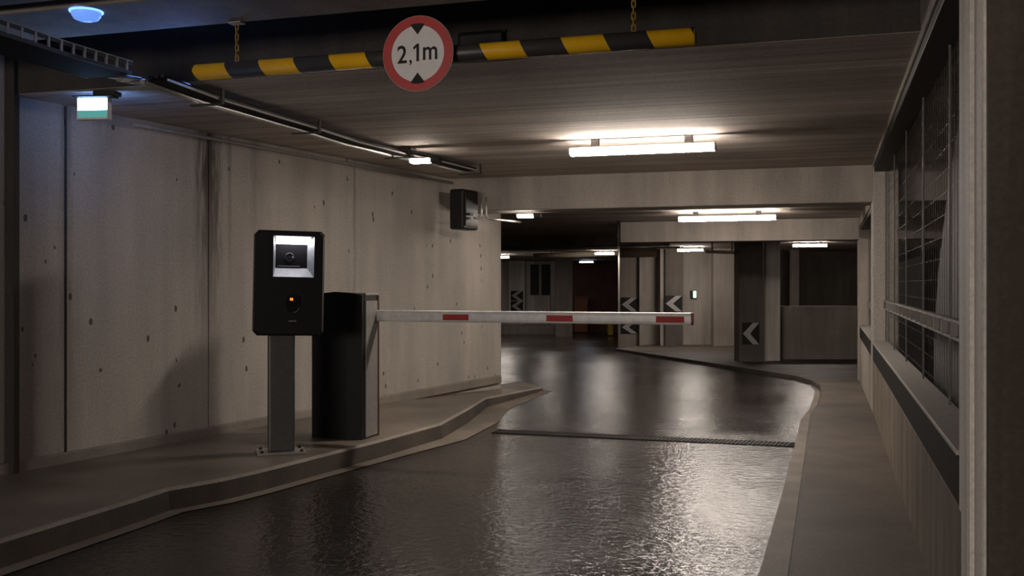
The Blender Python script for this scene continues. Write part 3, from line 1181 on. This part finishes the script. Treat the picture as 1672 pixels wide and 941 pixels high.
bin_at(938, 960, 487, 545, 36.6, M['orange'], 'storage_box', 'orange box standing against the rust red far wall', 'box')
bin_at(994, 1002, 530, 546, 33.0, M['yellow'], 'bollard_block', 'small yellow block at the foot of the rust red far wall', 'block')
# small lit exit sign on the far wall
q = AT(1132, 481, YFw + .27)
t = thing('small_exit_sign', 'tiny glowing green sign on the pale far wall', 'exit sign', q)
m = MB()
m.box(-.075, .075, -.04, .03, -.09, .09, .008)
m.build('case', M['dark_steel'], t)
m = MB()
m.box(-.01, .065, -.046, -.038, -.08, .08)
m.build('lit_panel', glow('far_exit', (0.45, 1.0, 0.72), 2.2), t)


def chevron(px0, px1, py0, py1, Y, label):
    a, d = AT(px0, py1, Y - .02), AT(px1, py0, Y - .02)
    w_, h_ = d.x - a.x, d.z - a.z
    t_ = thing('chevron_board', label, 'chevron sign', ((a.x + d.x) / 2, Y - .004, (a.z + d.z) / 2), 0, 'black and white chevron boards')
    m_ = MB()
    m_.box(-w_ / 2, w_ / 2, -.012, .004, -h_ / 2, h_ / 2)
    m_.build('board', M['signblack'], t_)
    m_ = MB()
    k_ = .36 * w_
    m_.prism([(-w_ * .46, 0), (w_ * .12 - .0, h_ * .49), (w_ * .12 + k_, h_ * .49), (-w_ * .46 + k_ + .06 * w_, 0), (w_ * .12 + k_, -h_ * .49), (w_ * .12, -h_ * .49)], -.016, -.012)
    m_.build('arrow', M['chev'], t_)


chevron(1212, 1240, 527, 563, YD, 'chevron board low on the dark right pillar')
chevron(1014, 1041, 486, 509, YB_, 'upper chevron board on the pale middle pillar, above the boom')
chevron(1014, 1041, 524, 545, YB_, 'lower chevron board on the pale middle pillar, below the boom')
chevron(1086, 1114, 483, 509, YFw - .2, 'chevron board on the dark pillar against the pale far wall')
chevron(834, 854, 475, 491, YH - .8, 'upper small chevron board on the far left pale pillar')
chevron(834, 854, 492, 508, YH - .8, 'lower small chevron board on the far left pale pillar')

# ------------------------------------------------------------------ the entry behind the viewpoint
b = MB()
b.box(-4.75, -4.55, -8, 4.7, -.1, 2.95)
struct(b.build('wall_entry_left', M['conc_dark'], rz=ANG), 'left wall of the entry')
b = MB()
b.box(1.3, 1.5, -8, 2.9, -.1, 2.95)
struct(b.build('wall_entry_right', M['conc_dark'], rz=ANG), 'right wall of the entry')
sp = bpy.data.lights.new('added_sign_spill', 'AREA')  # added unseen blue light above the tray, imitates the sign's glow
sp.shape = 'RECTANGLE'
sp.size, sp.size_y = .22, .03
sp.energy = 5
sp.color = (0.16, 0.34, 1.0)
so = bpy.data.objects.new('added_sign_spill', sp)
COL.objects.link(so)
so.location = W(-3.3, 4.66, 2.345)
so.rotation_euler = (PI / 2 + .25, 0, ANG + PI)
li = bpy.data.lights.new('entry_light', 'AREA')
li.shape = 'RECTANGLE'
li.size, li.size_y = 3.2, 1.5
li.energy = ENTRY
li.color = (1.0, 0.90, 0.82)
lo = bpy.data.objects.new('entry_light', li)
COL.objects.link(lo)
lo.location = W(-3.0, -6.5, 1.5)
lo.rotation_euler = (PI / 2, 0, ANG - .2)

# ------------------------------------------------------------------ world and camera
wd = bpy.data.worlds.new('world')
S.world = wd
wd.use_nodes = True
bg = wd.node_tree.nodes['Background']
bg.inputs['Color'].default_value = (1.0, 0.86, 0.74, 1)
bg.inputs['Strength'].default_value = 0.012

cam = bpy.data.cameras.new('camera')
cam.sensor_fit = 'HORIZONTAL'
cam.sensor_width = 36.0
cam.lens = 36.0 * F / 1672.0
cam.shift_y = -(470.5 - CY) / 1672.0
cam.clip_start = 0.05
co = bpy.data.objects.new('camera', cam)
COL.objects.link(co)
co.location = (0, 0, EYE)
co.rotation_euler = (PI / 2, 0, 0)
S.camera = co
S.view_settings.view_transform = 'Standard'
S.view_settings.look = 'None'
S.view_settings.exposure = 0.0
S.view_settings.gamma = 1.0
S.view_settings.use_curve_mapping = False
S.cycles.use_denoising = True
S.cycles.max_bounces = 8
S.cycles.diffuse_bounces = 4
S.cycles.glossy_bounces = 4
S.cycles.sample_clamp_indirect = 4.0
S.cycles.caustics_reflective = False
